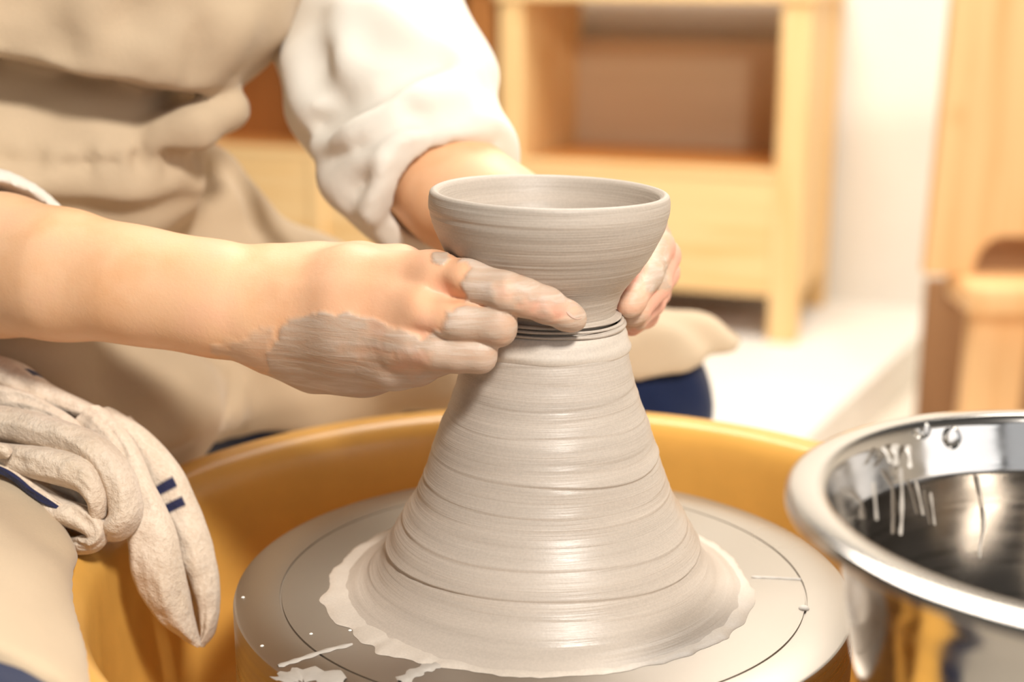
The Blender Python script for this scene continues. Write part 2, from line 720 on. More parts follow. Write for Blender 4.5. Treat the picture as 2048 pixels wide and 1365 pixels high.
WA = float(np.linalg.norm(fl - fr)) - .045
zt = z_of(-28)
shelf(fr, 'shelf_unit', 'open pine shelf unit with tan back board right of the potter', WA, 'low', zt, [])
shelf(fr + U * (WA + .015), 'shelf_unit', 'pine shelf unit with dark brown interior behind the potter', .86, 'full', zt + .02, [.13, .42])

# ------------------------------------------------------------------ chair at the right
YC = 1.55
c0 = P(1850, 560, YC)
root = empty('wooden_chair', (c0[0], YC, ZF))
tag(root, 'light wooden chair with arched hand hole at the right edge', 'chair')
x = lambda px: P(px, 540, YC)[0]
z = lambda py: P(1960, py, YC)[2]
zs = z(545)
arch = []
xa, xb, zh = x(1938), x(2150), z(468)
for t in np.linspace(0, math.pi / 2, 9):
    arch.append((xa + .05 * (1 - math.sin(t)) if False else xa + .045 - .045 * math.cos(t), zs + (zh - zs) * math.sin(t)))
arch2 = [(xa + xb - a, b) for a, b in arch[::-1]]
outl = [(x(1846), zs), (xa, zs)] + arch[1:] + arch2[:-1] + [(xb, zs), (x(2230), zs), (x(2230), z(-160)), (x(1866), z(-160))]
n = len(outl)
Vx = [(a, YC - .02, b) for a, b in outl] + [(a, YC + .012, b) for a, b in outl]
# triangulated via ngon caps
Fx = [list(range(n)), list(range(n, 2 * n))[::-1]] + [[(i + 1) % n, i, n + i, n + (i + 1) % n] for i in range(n)]
link('backrest', mesh('backrest', Vx, Fx), MAT_CHAIR, root, smooth=False)
link('seat', box_mesh('seat', x(1905), x(2210), YC - .10, YC + .03, z(604), zs - .001, .012), MAT_CHAIR, root)
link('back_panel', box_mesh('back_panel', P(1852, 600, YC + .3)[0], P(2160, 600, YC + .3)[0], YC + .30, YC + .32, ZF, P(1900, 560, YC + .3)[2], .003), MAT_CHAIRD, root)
for a, b_ in ((1935, 2052), (2110, 2190)):
    me = box_mesh('leg', x(a), x(b_), YC - .05, YC - .015, ZF, z(604), .004)
    co = np.empty(len(me.vertices) * 3, np.float32); me.vertices.foreach_get('co', co); co = co.reshape(-1, 3)
    co[:, 0] -= .035 * (z(604) - co[:, 2])
    me.vertices.foreach_set('co', co.ravel())
    link('leg', me, MAT_CHAIR, root)
link('hole_shade_panel', box_mesh('hole_shade_panel', x(1925), x(2190), YC + .08, YC + .095, z(640), z(430), .003), MAT_CHAIRD, root)  # dark board added to stand in for shade behind the hand hole

# ------------------------------------------------------------------ pottery wheel
wheel = empty('pottery_wheel', (0, 0, ZF))
tag(wheel, 'pottery wheel with a grey metal wheel head under the clay cone', 'pottery wheel')
prof = [(0, 0), (.1272, 0), (.1274, -.0009), (.1281, -.0009), (.1283, 0), (.1485, 0), (.1497, -.0006), (.1502, -.002),
        (.1502, -.040), (.148, -.043), (.03, -.043), (.03, -.16), (0, -.16)]
Vl, Fl = lathe(prof, 192)
head = link('wheel_head', mesh('wheel_head', Vl, Fl), MAT_HEAD, wheel)
m = head.modifiers.new('edges', 'EDGE_SPLIT'); m.split_angle = .5
link('motor_housing', box_mesh('motor_housing', -.12, .12, -.12, .12, ZF + .06, -.20, .03), MAT_DARK, wheel)
for sx in (-1, 1):
    for sy in (-1, 1):
        link('leg', box_mesh('leg', sx * .1 - .02, sx * .1 + .02, sy * .1 - .02, sy * .1 + .02, ZF, ZF + .07, .004), MAT_DARK, wheel)


def flat_strip(name, pts, widths, zt, mat, parent):
    p = np.array(pts, float)
    V = []; F = []
    for i in range(len(p)):
        t = p[min(i + 1, len(p) - 1)] - p[max(i - 1, 0)]
        t /= np.linalg.norm(t)
        nn = np.array([-t[1], t[0]])
        wd = widths[i]
        V += [(*(p[i] + nn * wd), .0001), (*(p[i] + nn * wd * .55), zt), (*(p[i] - nn * wd * .55), zt), (*(p[i] - nn * wd), .0001)]
        if i:
            b = 4 * (i - 1)
            F += [[b + k, b + k + 1, b + k + 5, b + k + 4] for k in range(3)]
    return link(name, mesh(name, V, F), mat, parent)


def streak(pix, wpx, name='slip_streak'):
    q = np.array([Pz(a, b, 0)[:2] for a, b in pix])
    q = spline(q, 6)
    wd = np.full(len(q), wpx) * (1 + .3 * np.sin(np.arange(len(q)) * 1.7))
    wd[0] *= .4; wd[-1] *= .4
    return flat_strip(name, q, wd, .0007, MAT_DRIP, head)


streak([(556, 1334), (600, 1320), (655, 1302), (705, 1290)], .0016)
streak([(1503, 1155), (1550, 1157), (1602, 1160)], .0009)
streak([(800, 1365), (840, 1342), (880, 1330)], .0035)
streak([(562, 1366), (585, 1354), (620, 1350), (690, 1362)], .006, 'slip_puddle')
Vl, Fl = lathe([(0, .0008), (.0022, .0008), (.0026, 0.0001)], 20)
pq = Pz(1608, 1218, 0)
link('pin_plug', mesh('pin_plug', Vl + np.array([pq[0], pq[1], 0]), Fl), MAT_PLAT, head)
for a, b in ((486, 1196), (524, 1293), (622, 1269), (700, 1262), (1420, 1255)):
    q = Pz(a, b, 0)
    Vl, Fl = lathe([(0, .0006), (.0007, .0004), (.0009, 0.0001)], 10)
    link('slip_speck', mesh('slip_speck', Vl + np.array([q[0], q[1], 0]), Fl), MAT_PLAT, head)

# ------------------------------------------------------------------ yellow splash pan
pan = empty('splash_pan', (0, 0, -.14))
tag(pan, 'round yellow plastic splash pan around the wheel head', 'splash pan')
prof = [(.045, -.125), (.18, -.125), (.197, -.118), (.207, -.10), (.2135, -.02), (.2155, .002), (.2185, .010), (.2235, .0150), (.2305, .0165),
        (.2395, .0160), (.2465, .0130), (.2505, .006), (.2512, -.004), (.2490, -.006), (.2480, .002), (.243, .009), (.232, .0125), (.224, .011),
        (.2195, .002), (.2175, -.02), (.211, -.10), (.198, -.123), (.18, -.130), (.045, -.130)]
prof = [tuple(v) for v in spline(prof, 3)]
Vl, Fl = lathe(prof, 160, None, True)
link('basin', mesh('basin', Vl, Fl[:, ::-1]), MAT_PAN, pan)
ang = math.atan2(-.215, .19)
dvec = np.array([math.cos(ang), math.sin(ang)]); tv = np.array([-dvec[1], dvec[0]])
pts = [dvec * .236 - tv * .10, dvec * .40 - tv * .10, dvec * .40 + tv * .10, dvec * .236 + tv * .10]
poly_prism('side_ledge', [tuple(v) for v in pts], .004, .0185, MAT_PAN, pan)

# ------------------------------------------------------------------ clay cone on the wheel
hump = empty('clay_hump', (0, 0, 0))
tag(hump, 'tall wet grey clay cone with throwing ridges on the wheel head', 'clay')
sil = [(1234, 622), (1245, 640), (1252, 665), (1255, 690), (1262, 730), (1280, 800), (1300, 850), (1322, 920), (1345, 985), (1368, 1026), (1388, 1060), (1409, 1104)]
cp = []
for a, b in sil:
    q = P(a, b, 0); cp.append((q[0] - .0006, q[2]))
cp[0] = (.0290, .1352); cp[1] = (.0312, .1318); cp[2] = (.0352, .1262)
cp += [(.0862, .0068), (.0925, .0030), (.0965, .0012), (.0995, .0002)]
cps = spline(cp, 12)


def cone_r(zv):
    return np.interp(zv, cps[::-1, 1], cps[::-1, 0])


ridges = []
for yy, A in ((712, .15), (738, .35), (770, .2), (812, .25), (845, .18), (878, .5), (925, .2), (948, .15), (975, .7), (1030, .4), (1065, .35),
              (1098, .12), (1141, 1.15), (1213, 1.25), (1248, .2), (1285, .4)):
    zz = .05
    for _ in range(30):
        zz = .5 * zz + .5 * P(1090, yy, -float(cone_r(zz)))[2]
    ridges.append((zz, A * .001))
ridges.sort(reverse=True)
rz = [r[0] for r in ridges]; rA = [r[1] for r in ridges]
dp = dense([tuple(v) for v in cps], .0005)


def cone_disp(th, i, R, Z):
    Rr = R.copy()
    c3 = np.stack([np.cos(th), np.sin(th), Z * 14], -1)
    wob = .0009 * np.sin(th * 1 + Z * 40) + .0012 * vnoise(c3, 1.3, 3)
    zz = Z + wob
    for k in range(len(rz)):
        zt_ = rz[k - 1] if k else .131
        zk = rz[k]
        span = min(zt_ - zk, .007)
        zkk = zk + .0012 * np.sin(th + k * 2.1) + .0006 * np.sin(3 * th + k)
        fade = .55 + .6 * vnoise(np.stack([np.cos(th) * .9, np.sin(th) * .9, th * 0 + k * 3.7], -1), 1.4, 5)
        t = (zz - zkk) / span
        up = np.clip(1 - t, 0, 1) ** 2 * (t >= 0)
        dn = np.clip(1 + (zz - zkk) / .0007, 0, 1) * (t < 0)
        Rr += rA[k] * np.clip(fade, .1, 1.2) * (up + dn)
        Rr -= rA[k] * .35 * np.exp(-((zz - zkk + .0012) / .0006) ** 2) * np.clip(fade, .1, 1.2)
    Rr += .0003 * vnoise(np.stack([np.cos(th) * 2, np.sin(th) * 2, Z * 220], -1), 1.0, 9)
    Rr += .0005 * vnoise(np.stack([np.cos(th) * 1.2, np.sin(th) * 1.2, Z * 60], -1), 1.0, 11)
    ax = np.clip(Z / .19, 0, 1)
    return Rr, Z


def shear(V, amt):
    V = V.copy(); V[:, 0] += amt * np.clip(V[:, 2], 0, 1) / .19
    return V


AX = .0014
Vl, Fl = lathe(dp, 320, cone_disp)
link('cone', mesh('cone', shear(Vl, AX), Fl[:, ::-1]), MAT_CONE, hump)
# collar of slip below the cut
col = spline([(.0335, .1322), (.0358, .1308), (.0372, .1280), (.0384, .1245), (.0393, .1218), (.0392, .1198), (.0382, .1188), (.0365, .1192)], 6)


def collar_disp(th, i, R, Z):
    t = i / (len(col) - 1)
    nz = vnoise(np.stack([np.cos(th) * 1.3, np.sin(th) * 1.3, th * 0], -1), 1.0, 21)
    lobe = np.exp(-((th - 5.85) / .35) ** 2)
    Z = Z + t * (.0016 * nz - .0010 * lobe)
    R = R + .0004 * vnoise(np.stack([np.cos(th) * 2, np.sin(th) * 2, Z * 300], -1), 1.0, 22) + t * .0012 * np.exp(-((th - 6.2) / .2) ** 2)
    return R, Z


Vl, Fl = lathe([tuple(v) for v in col], 256, collar_disp)
link('collar', mesh('collar', shear(Vl, AX), Fl[:, ::-1]), MAT_SLIP, hump)
for k, (rr, zz, tr) in enumerate(((.0345, .1352, .0008), (.0356, .1338, .0009), (.0362, .1322, .0009), (.0352, .1328, .0007))):
    th = np.linspace(0, 2 * math.pi, 160, endpoint=False)
    nz = vnoise(np.stack([np.cos(th) * 1.5, np.sin(th) * 1.5, th * 0 + k * 5], -1), 1.2, 31)
    R = rr + .0009 * nz
    Zc = zz + .0012 * np.sin(th + 3.6 + k * .6) + .0007 * nz
    pp = np.stack([R * np.cos(th) + AX * .7, R * np.sin(th), Zc], -1)
    Vt, Ft = tube(pp, tr * (1 + .35 * np.sin(th * 2 + k)), 8, True)
    link('clay_ring', mesh('clay_ring', Vt, np.array(Ft)), MAT_CONE, hump)
# flat slip skirt with a ragged edge
nth = 480
th = np.linspace(0, 2 * math.pi, nth, endpoint=False)
cs = np.stack([np.cos(th), np.sin(th), th * 0], -1)
edge = .1035 + .0025 * vnoise(cs, 2.0, 41) + .0016 * vnoise(cs, 9, 42) + .0008 * vnoise(cs, 26, 43)
lf = np.exp(-(((th - 3.9 + math.pi) % (2 * math.pi) - math.pi) / .8) ** 2)
edge += lf * (.004 * np.maximum(vnoise(cs, 14, 44), -.3) + .003)
edge -= .003 * np.exp(-(((th - 4.75 + math.pi) % (2 * math.pi) - math.pi) / .5) ** 2)
Vs = []
for fr_, zz in ((.70, .0035), (.80, .0028), (.88, .0018), (.93, .0013), (.962, .0010), (.985, .0007), (1.0, .0001)):
    rr = .0 + edge * fr_ if fr_ > .9 else np.full(nth, .1035 * fr_)
    zz2 = zz + (.0003 * vnoise(np.stack([rr * np.cos(th), rr * np.sin(th), th * 0], -1), 160, 45) if zz > .0009 else 0)
    zz2 = zz2 + .0002 * math.sin(fr_ * 60)* (zz > .001)
    Vs.append(np.stack([rr * np.cos(th), rr * np.sin(th), np.full(nth, 1.0) * zz2], -1))
Vs = np.concatenate(Vs)
a = np.arange(nth); b = (a + 1) % nth
Fs = np.concatenate([np.stack([i * nth + a, (i + 1) * nth + a, (i + 1) * nth + b, i * nth + b], -1) for i in range(6)])
link('slip_skirt', mesh('slip_skirt', Vs, Fs), MAT_SLIP, hump)

# ------------------------------------------------------------------ the bowl
bsil = [(1334, 388), (1338.5, 398), (1338.5, 408), (1337, 424), (1326, 462), (1294, 519), (1250, 579), (1238, 607), (1234, 622)]
bp = []
for a, b in bsil:
    q = P(a, b, 0); bp.append((q[0] - .0014, q[2]))
top = bp[0]
ctrl = [(0, .1455), (.020, .1462), (.029, .150), (.0365, .1600), (.0440, .1745), (.0480, .1845), (.0498, .1892), (.0512, .1918), (.0532, .1930), (.0550, .1920), bp[1], bp[2], bp[3], bp[4], bp[5], bp[6], bp[7], bp[8], (.0328, .1350), (.0, .1350)]
bs = spline(ctrl, 14)
bd = dense([tuple(v) for v in bs], .00055)


def bowl_disp(th, i, R, Z):
    outer = i > len(bd) * .47
    g = np.stack([np.cos(th) * 1.2, np.sin(th) * 1.2, Z * 420], -1)
    d = .00013 * vnoise(g, 1.0, 51) + .00010 * vnoise(g * np.array([1, 1, 2.3]), 1.0, 52)
    d += .0002 * vnoise(np.stack([np.cos(th), np.sin(th), Z * 110], -1), 1.0, 53)
    for zk, A in ((.1845, .00025), (.1788, .0002), (.1655, .00022), (.158, .0003), (.1515, .00025), (.1445, .0003)):
        zz = Z - zk - .0004 * np.sin(th + zk * 900)
        d += A * np.clip(1 - np.abs(zz) / .0006, 0, 1) * (.4 + .6 * vnoise(np.stack([np.cos(th), np.sin(th), th * 0 + zk * 100], -1), 1.3, 54))
    if not outer: d *= .5
    return np.maximum(R + d * np.clip(R / .02, 0, 1), 0), Z + .00025 * vnoise(np.stack([np.cos(th), np.sin(th), th * 0], -1), 1.6, 55)


Vl, Fl = lathe(bd, 320, bowl_disp)
tl = math.radians(1.3)                      # the soft bowl leans slightly to the right
Vb = Vl - np.array([0, 0, .137])
Vb = np.stack([Vb[:, 0] * math.cos(tl) + Vb[:, 2] * math.sin(tl), Vb[:, 1], -Vb[:, 0] * math.sin(tl) + Vb[:, 2] * math.cos(tl)], -1)
Vb += np.array([.0006, 0, .137 + .0006])
o = link('bowl', mesh('bowl', Vb, Fl), MAT_BOWL)
tag(o, 'freshly thrown grey clay bowl held on top of the clay cone', 'bowl')

# ------------------------------------------------------------------ steel water bowl
sb = empty('steel_bowl', (.19, -.215, .0187))
tag(sb, 'shiny stainless steel water bowl at the right, splashed with slip', 'bowl')
prof = [(0, .0045), (.050, .0045), (.061, .008), (.0720, .018), (.0815, .040), (.0868, .064), (.0890, .080), (.0897, .0850), (.0908, .0880), (.0925, .0925), (.0945, .0985), (.0962, .1030), (.0990, .1050), (.104, .1050), (.1085, .1040), (.1100, .1020), (.1094, .1002),
        (.105, .1015), (.0985, .1010), (.0955, .096), (.0935, .0900), (.0915, .0845), (.0904, .079), (.0882, .063), (.083, .039), (.0735, .017), (.062, .0055), (.050, .001), (0, .001)]
prof = [tuple(v) for v in spline(prof, 5)]
Vl, Fl = lathe(prof, 160)
link('bowl_body', mesh('bowl_body', Vl + np.array([.19, -.215, .0187]), Fl), MAT_STEEL, sb)
sc = np.array([.19, -.215, .0187])


def wallpt(px, py, rr):
    d = ray(px, py); o_ = CAM - sc
    a_ = d[0] ** 2 + d[1] ** 2; b_ = 2 * (o_[0] * d[0] + o_[1] * d[1]); c_ = o_[0] ** 2 + o_[1] ** 2 - rr ** 2
    t = (-b_ + math.sqrt(max(b_ * b_ - 4 * a_ * c_, 0))) / (2 * a_)
    return CAM + d * t


for px, py, r in ((1905, 877, .0042), (1850, 862, .0028), (2020, 900, .002)):
    q = wallpt(px, py, .0940)
    nn = sc - q; nn[2] = 0; nn /= np.linalg.norm(nn)
    Vl, Fl = lathe([(.0001, 1), (.5, .8), (.85, .45), (1, 0), (.85, -.5), (.5, -.85), (.0001, -1)], 14)
    Vd = Vl.copy(); Vd[:, :2] *= np.where(Vl[:, 2:3] < 0, 1, 1 - .25 * Vl[:, 2:3])
    tg = np.array([-nn[1], nn[0], 0])
    Vd = q + (Vd[:, :1] * tg + Vd[:, 1:2] * nn * .5 + Vd[:, 2:3] * np.array([0, 0, 1.2])) * r
    link('water_drop', mesh('water_drop', Vd, Fl), MAT_WATER, sb)
for pl, wd in (([(1790, 888), (1792, 930)], .0055), ([(1765, 893), (1780, 925)], .003), ([(1815, 890), (1820, 935)], .004), ([(1800, 935), (1803, 1010), (1800, 1070)], .0022), ([(1745, 965), (1752, 1040)], .0022),
               ([(1955, 950), (1968, 1040), (1958, 1100), (1962, 1150)], .0016), ([(1830, 960), (1845, 1030)], .0014), ([(1860, 985), (1868, 1050)], .0012)):
    q = spline([wallpt(a, b, .0935 if b < 925 else .0890 - .00002 * (b - 925)) for a, b in pl], 6)
    V_ = []; F_ = []
    for i, c in enumerate(q):
        nn = sc - c; nn[2] = 0; nn /= np.linalg.norm(nn)
        tg = np.array([-nn[1], nn[0], 0])
        ww = wd * (.6 + .4 * math.sin(i * 1.1 + 1)) * (.5 if i in (0, len(q) - 1) else 1) * .5
        V_ += [c - tg * ww, c + nn * .0008 - tg * ww * .5, c + nn * .0008 + tg * ww * .5, c + tg * ww]
        if i:
            b0 = 4 * (i - 1); F_ += [[b0 + k, b0 + k + 1, b0 + k + 5, b0 + k + 4] for k in range(3)]
    link('slip_drip', mesh('slip_drip', V_, F_), MAT_DRIP, sb)

# ------------------------------------------------------------------ the potter
def J(px, py, Y, r):
    return (P(px, py, Y), r)


# --- right forearm and hand (nearest the camera), back of the hand towards the camera
ARM_R = [J(-420, 540, .17, .046), J(-200, 532, .10, .040), J(0, 527, .052, .0315), J(130, 545, .032, .0268), J(260, 569, .018, .0222), J(380, 590, .010, .0195), J(470, 602, .004, .0180), J(560, 617, .000, .0180)]
ULNA_R = [J(-200, 560, .09, .030), J(130, 578, .028, .0175), J(300, 600, .014, .0140), J(430, 632, .004, .0120), J(520, 664, -.004, .0120)]
RADI_R = [J(130, 532, .036, .0190), J(300, 552, .02, .0138), J(430, 566, .014, .0125), J(540, 566, .012, .0115)]
META_R = [
    ([J(545, 582, .006, .0145), J(700, 556, -.008, .0135), J(868, 551, -.028, .0096)]),
    ([J(545, 608, -.002, .0155), J(700, 606, -.020, .0140), J(838, 619, -.038, .0098)]),
    ([J(545, 645, -.004, .0150), J(690, 667, -.020, .0135), J(812, 688, -.037, .0094)]),
    ([J(550, 676, .000, .0130), J(680, 718, -.010, .0118), J(786, 732, -.027, .0092)]),
]
HEEL_R = [J(560, 688, .004, .0115), J(630, 730, .003, .0105), J(740, 744, -.004, .0085), J(830, 735, -.014, .0072)]
WEB_R = [J(560, 556, .014, .0130), J(640, 541, .018, .0112), J(720, 537, .016, .0108), J(800, 541, .008, .0102), J(862, 551, -.012, .0090)]
IDX = [J(868, 551, -.029, .0094), J(935, 564, -.041, .0090), J(1012, 586, -.0485, .0082), J(1050, 596, -.0485, .0075), J(1092, 611, -.0465, .0071), J(1134, 632, -.0425, .0060), J(1148, 639, -.0415, .0053)]
MID = [J(838, 622, -.038, .0098), J(910, 641, -.047, .0095), J(990, 651, -.0490, .0080), J(966, 664, -.040, .0078), J(940, 668, -.0315, .0074), J(922, 668, -.025, .0066)]
MID_K = [J(1002, 636, -.0490, .0048), J(1004, 664, -.0485, .0046)]
RNG = [J(812, 688, -.037, .0095), J(875, 697, -.045, .0096), J(915, 703, -.047, .0087), J(952, 707, -.0480, .0073), J(935, 704, -.038, .0074), J(905, 698, -.030, .0068)]
RNG_K = [J(970, 696, -.0480, .0042), J(966, 720, -.0475, .0044)]
PNK = [J(786, 731, -.027, .0090), J(838, 732, -.032, .0080), J(884, 714, -.034, .0070), J(895, 706, -.026, .0064)]
THB = [J(590, 570, .020, .0135), J(740, 562, .030, .0120), J(850, 574, .034, .0096), J(905, 596, .031, .0086), J(930, 608, .028, .0074)]


XW = P(500, 600, 0)[0]; XF = P(730, 600, 0)[0]


def hand_r(p):
    d = np.full(len(p), 9.0)
    arm = p[:, 0] < XF
    if arm.any():
        s = p[arm]
        e = chain(s, ARM_R, .02)
        e = smin(e, chain(s, ULNA_R, .02), .014)
        d[arm] = smin(e, chain(s, RADI_R, .02), .014)
    hnd = p[:, 0] > XW - .045
    if hnd.any():
        s = p[hnd]
        e = d[hnd]
        for m_ in META_R: e = smin(e, chain(s, m_, .01), .012)
        e = smin(e, chain(s, HEEL_R, .01), .014)
        e = smin(e, chain(s, WEB_R, .01), .014)
        e = smin(e, chain(s, THB, .006), .012)
        d[hnd] = e
    fin = p[:, 0] > XF - .02
    if fin.any():
        s = p[fin]
        base = d[fin]
        e = base
        for f_, k, x_ in ((IDX, .008, None), (MID, .008, MID_K), (RNG, .008, RNG_K), (PNK, .008, None)):
            c = chain(s, f_, .0035)
            if x_: c = smin(c, chain(s, x_), .005)
            e = np.minimum(e, smin(base, c, k))
        d[fin] = e
    return d


HR = strokes(hand_r, [
    ([(866, 540), (872, 556)], .0014, .008),            # index knuckle
    ([(838, 628), (846, 650)], .0016, .008),            # middle knuckle
    ([(815, 690), (822, 706)], .0012, .007),
    ([(905, 592), (880, 572), (866, 590)], -.0022, .005),    # hollow between index and middle
    ([(900, 690), (860, 682), (836, 668)], -.0016, .005),
    ([(780, 610), (700, 600)], -.0008, .010),            # shallow grooves between the tendons
    ([(770, 575), (650, 575), (560, 580)], .0006, .006),
    ([(770, 640), (650, 625)], .0005, .006),
    ([(1005, 566), (1010, 600)], .0004, .006),           # index middle joint
    ([(1022, 560), (1026, 600)], -.0004, .0022),
    ([(998, 560), (1002, 602)], -.0004, .0020),
    ([(1080, 592), (1076, 624)], -.0004, .0020),
])
_j = [q for q, r in ARM_R[2:] + IDX + MID + RNG + PNK + HEEL_R + THB]
lo = np.minimum.reduce(_j) - .036
hi = np.maximum.reduce(_j) + .036
RV, RF = sdf_mesh(HR, lo, hi, .0012)
RV = smooth_verts(RV, RF, 2, .5)
RN = normals_of(RV, RF)
q = project(RV)
nz = 8 * vnoise(RV, 150, 61) + 4 * vnoise(RV, 380, 62)
mask = np.zeros(len(RV))


def addmask(poly, val=1.0, soft=8.0, noise=1.0):
    global mask
    d = polydist(q, poly) + nz * noise
    mask = np.maximum(mask, val * np.clip(.5 - d / soft, 0, 1))


addmask([(536, 745), (538, 705), (556, 672), (578, 645), (618, 628), (690, 622), (735, 636), (790, 655), (842, 676), (870, 664), (1060, 690), (1060, 780), (880, 810), (600, 810)], .9)
addmask([(886, 690), (884, 645), (890, 618), (1050, 600), (1050, 700)], .95)
addmask([(930, 606), (925, 566), (938, 538), (905, 505), (940, 470), (1200, 560), (1220, 690), (1040, 640)], .92)
addmask([(862, 505), (895, 505), (898, 518), (884, 530), (868, 524)], 1.0, 4, .4)
addmask([(425, 700), (470, 684), (500, 668), (540, 660), (545, 745), (480, 730)], .5, 14, 1.5)
# rubbed patches where the skin shows pink through the clay
pinkm = .22 * np.clip((q[:, 0] - 480) / 220, 0, 1)
for poly, v in (([(1050, 590), (1100, 592), (1140, 612), (1136, 632), (1110, 638), (1040, 612)], .75), ([(985, 565), (1020, 568), (1030, 605), (990, 600)], .45), ([(690, 690), (760, 690), (790, 712), (720, 716)], .35),
                ([(800, 700), (860, 705), (850, 740), (790, 738)], .5), ([(1000, 640), (1024, 640), (1024, 690), (1000, 690)], .3), ([(735, 640), (800, 650), (790, 672), (740, 665)], .4)):
    d = polydist(q, poly) + 2 * nz
    v_ = v * np.clip(.5 - d / 22, 0, 1)
    mask = mask * (1 - v_); pinkm = np.maximum(pinkm, v_)
for cx, cy, rr, v in ((885, 580, 35, .45), (848, 655, 38, .45), (845, 520, 30, .3), (1090, 610, 50, .7)):
    pinkm = np.maximum(pinkm, v * np.exp(-(((q - np.array([cx, cy])) ** 2).sum(1)) / rr ** 2))
RV = RV + RN * (mask * .0006 * (1 + .3 * vnoise(RV, 120, 66)))[:, None]

# --- left forearm and hand behind the bowl, fingers wrapped round its foot
ARM_L = [J(735, 150, .25, .040), J(830, 320, .185, .0335), J(920, 390, .150, .0292), J(1010, 445, .125, .0262), J(1110, 497, .104, .0225)]
META_L = [[J(1110, 490, .104, .018), J(1290, 462, .086, .0100)], [J(1110, 500, .106, .018), J(1296, 480, .100, .0100)], [J(1110, 515, .106, .017), J(1292, 505, .108, .0096)], [J(1110, 530, .104, .016), J(1276, 535, .110, .009)]]
FL = [
    [J(1290, 462, .086, .0098), J(1318, 494, .056, .0078), J(1296, 552, .026, .0069), J(1264, 603, .0075, .0064), J(1257, 613, .005, .0056)],
    [J(1296, 480, .100, .0098), J(1328, 512, .066, .0082), J(1310, 572, .040, .0076), J(1270, 622, .020, .0068), J(1262, 628, .0165, .006)],
    [J(1292, 505, .108, .0094), J(1328, 545, .080, .0078), J(1302, 604, .054, .0070), J(1268, 640, .034, .0066)],
    [J(1276, 535, .110, .0088), J(1312, 585, .088, .0074), J(1290, 630, .062, .0066), J(1262, 650, .046, .0060)],
]
TH_L = [J(1130, 520, .10, .0150), J(1150, 570, .074, .0110), J(1130, 605, .056, .0092), J(1105, 615, .050, .008)]


def hand_l(p):
    palm = chain(p, ARM_L, .02)
    for m_ in META_L: palm = smin(palm, chain(p, m_, .01), .012)
    d = smin(palm, chain(p, TH_L, .006), .01)
    base = d
    for f_ in FL:
        d = np.minimum(d, smin(base, chain(p, f_, .0035), .009))
    return d


allL = [q_ for c in [ARM_L, TH_L] + FL for q_, r in c]
LV, LF = sdf_mesh(hand_l, np.minimum.reduce(allL) - .05, np.maximum.reduce(allL) + .045, .0014)
LV = smooth_verts(LV, LF, 2, .5)
ql = project(LV)
nzl = 5 * vnoise(LV, 260, 63)
mL = np.zeros(len(LV))
for poly, v in (([(1284, 600), (1290, 540), (1318, 470), (1338, 480), (1340, 575), (1300, 585)], 1.0), ([(1236, 640), (1240, 590), (1262, 570), (1300, 590), (1300, 640)], .45), ([(1290, 520), (1300, 500), (1310, 520), (1296, 545)], .5), ([(1240, 660), (1245, 625), (1290, 625), (1290, 660)], .7)):
    mL = np.maximum(mL, v * np.clip(.5 - (polydist(ql, poly) + nzl) / 8, 0, 1))
pL = np.where(ql[:, 0] > 1200, .8, 0.0) * np.clip(1 - mL, 0, 1)

# --- torso, upper arms, hips under the clothes (coarse)
SHR = P(-160, -330, .10); SHL = P(640, -400, .36); PEL = np.array([-.40, .17, .02]); CHEST = P(200, -260, .26)


def torso(p):
    d = chain(p, [(PEL, .085), (P(160, 200, .25), .060), (CHEST, .085)], .06)
    d = smin(d, chain(p, [(SHR, .045), (CHEST, .07), (SHL, .045)], .05), .05)
    d = smin(d, chain(p, [(SHR, .045), (P(-420, 540, .17), .040)], .02), .03)
    d = smin(d, chain(p, [(SHL, .045), (P(735, 150, .25), .036)], .02), .03)
    d = smin(d, chain(p, [(CHEST, .05), (CHEST + np.array([.03, -.02, .16]), .045)], .02), .03)
    return d


TV, TF = sdf_mesh(torso, (-.62, -.02, -.12), (.05, .52, .62), .007)
BV = np.concatenate([RV, LV, TV])
BF = np.concatenate([RF, LF + len(RV), TF + len(RV) + len(LV)])
me = mesh('person', BV, BF)
attr(me, 'clay', np.concatenate([mask, mL, np.zeros(len(TV))]))
attr(me, 'pink', np.concatenate([pinkm, pL, np.zeros(len(TV))]))
person = link('person', me, MAT_SKIN)
tag(person, 'potter in beige apron and cream shirt shaping the clay bowl with both hands', 'person')

# index fingernail
nc = hit(HR, 1150, 622); 
if nc is not None:
    e_ = 1e-4
    g = np.array([float(HR((nc + e_ * v)[None])[0] - HR((nc - e_ * v)[None])[0]) for v in np.eye(3)]); g /= np.linalg.norm(g)
    ax_ = IDX[-1][0] - IDX[-3][0]; ax_ -= g * (ax_ @ g); ax_ /= np.linalg.norm(ax_)
    sd = np.cross(g, ax_)
    Vl, Fl = lathe([(.0001, .6), (.4, .52), (.75, .28), (.95, .05), (1.0, -.1), (.9, -.35)], 24)
    link('fingernail', mesh('fingernail', nc - g * .0005 + Vl[:, :1] * ax_ * .0050 + Vl[:, 1:2] * sd * .0036 + Vl[:, 2:3] * g * .0008, Fl[:, ::-1]), MAT_NAIL, person)

# --- shirt: left sleeve rolled to the elbow, right cuff, body
SLV = [J(700, -330, .34, .056), J(718, -60, .29, .052), J(735, 60, .265, .053), J(775, 180, .225, .0555), J(838, 315, .180, .0475), J(884, 375, .156, .0395), J(915, 408, .143, .0375)]
CUT = P(893, 386, .150); CN = SLV[-1][0] - SLV[-3][0]; CN = P(930, 428, .135) - P(838, 320, .18); CN /= np.linalg.norm(CN)


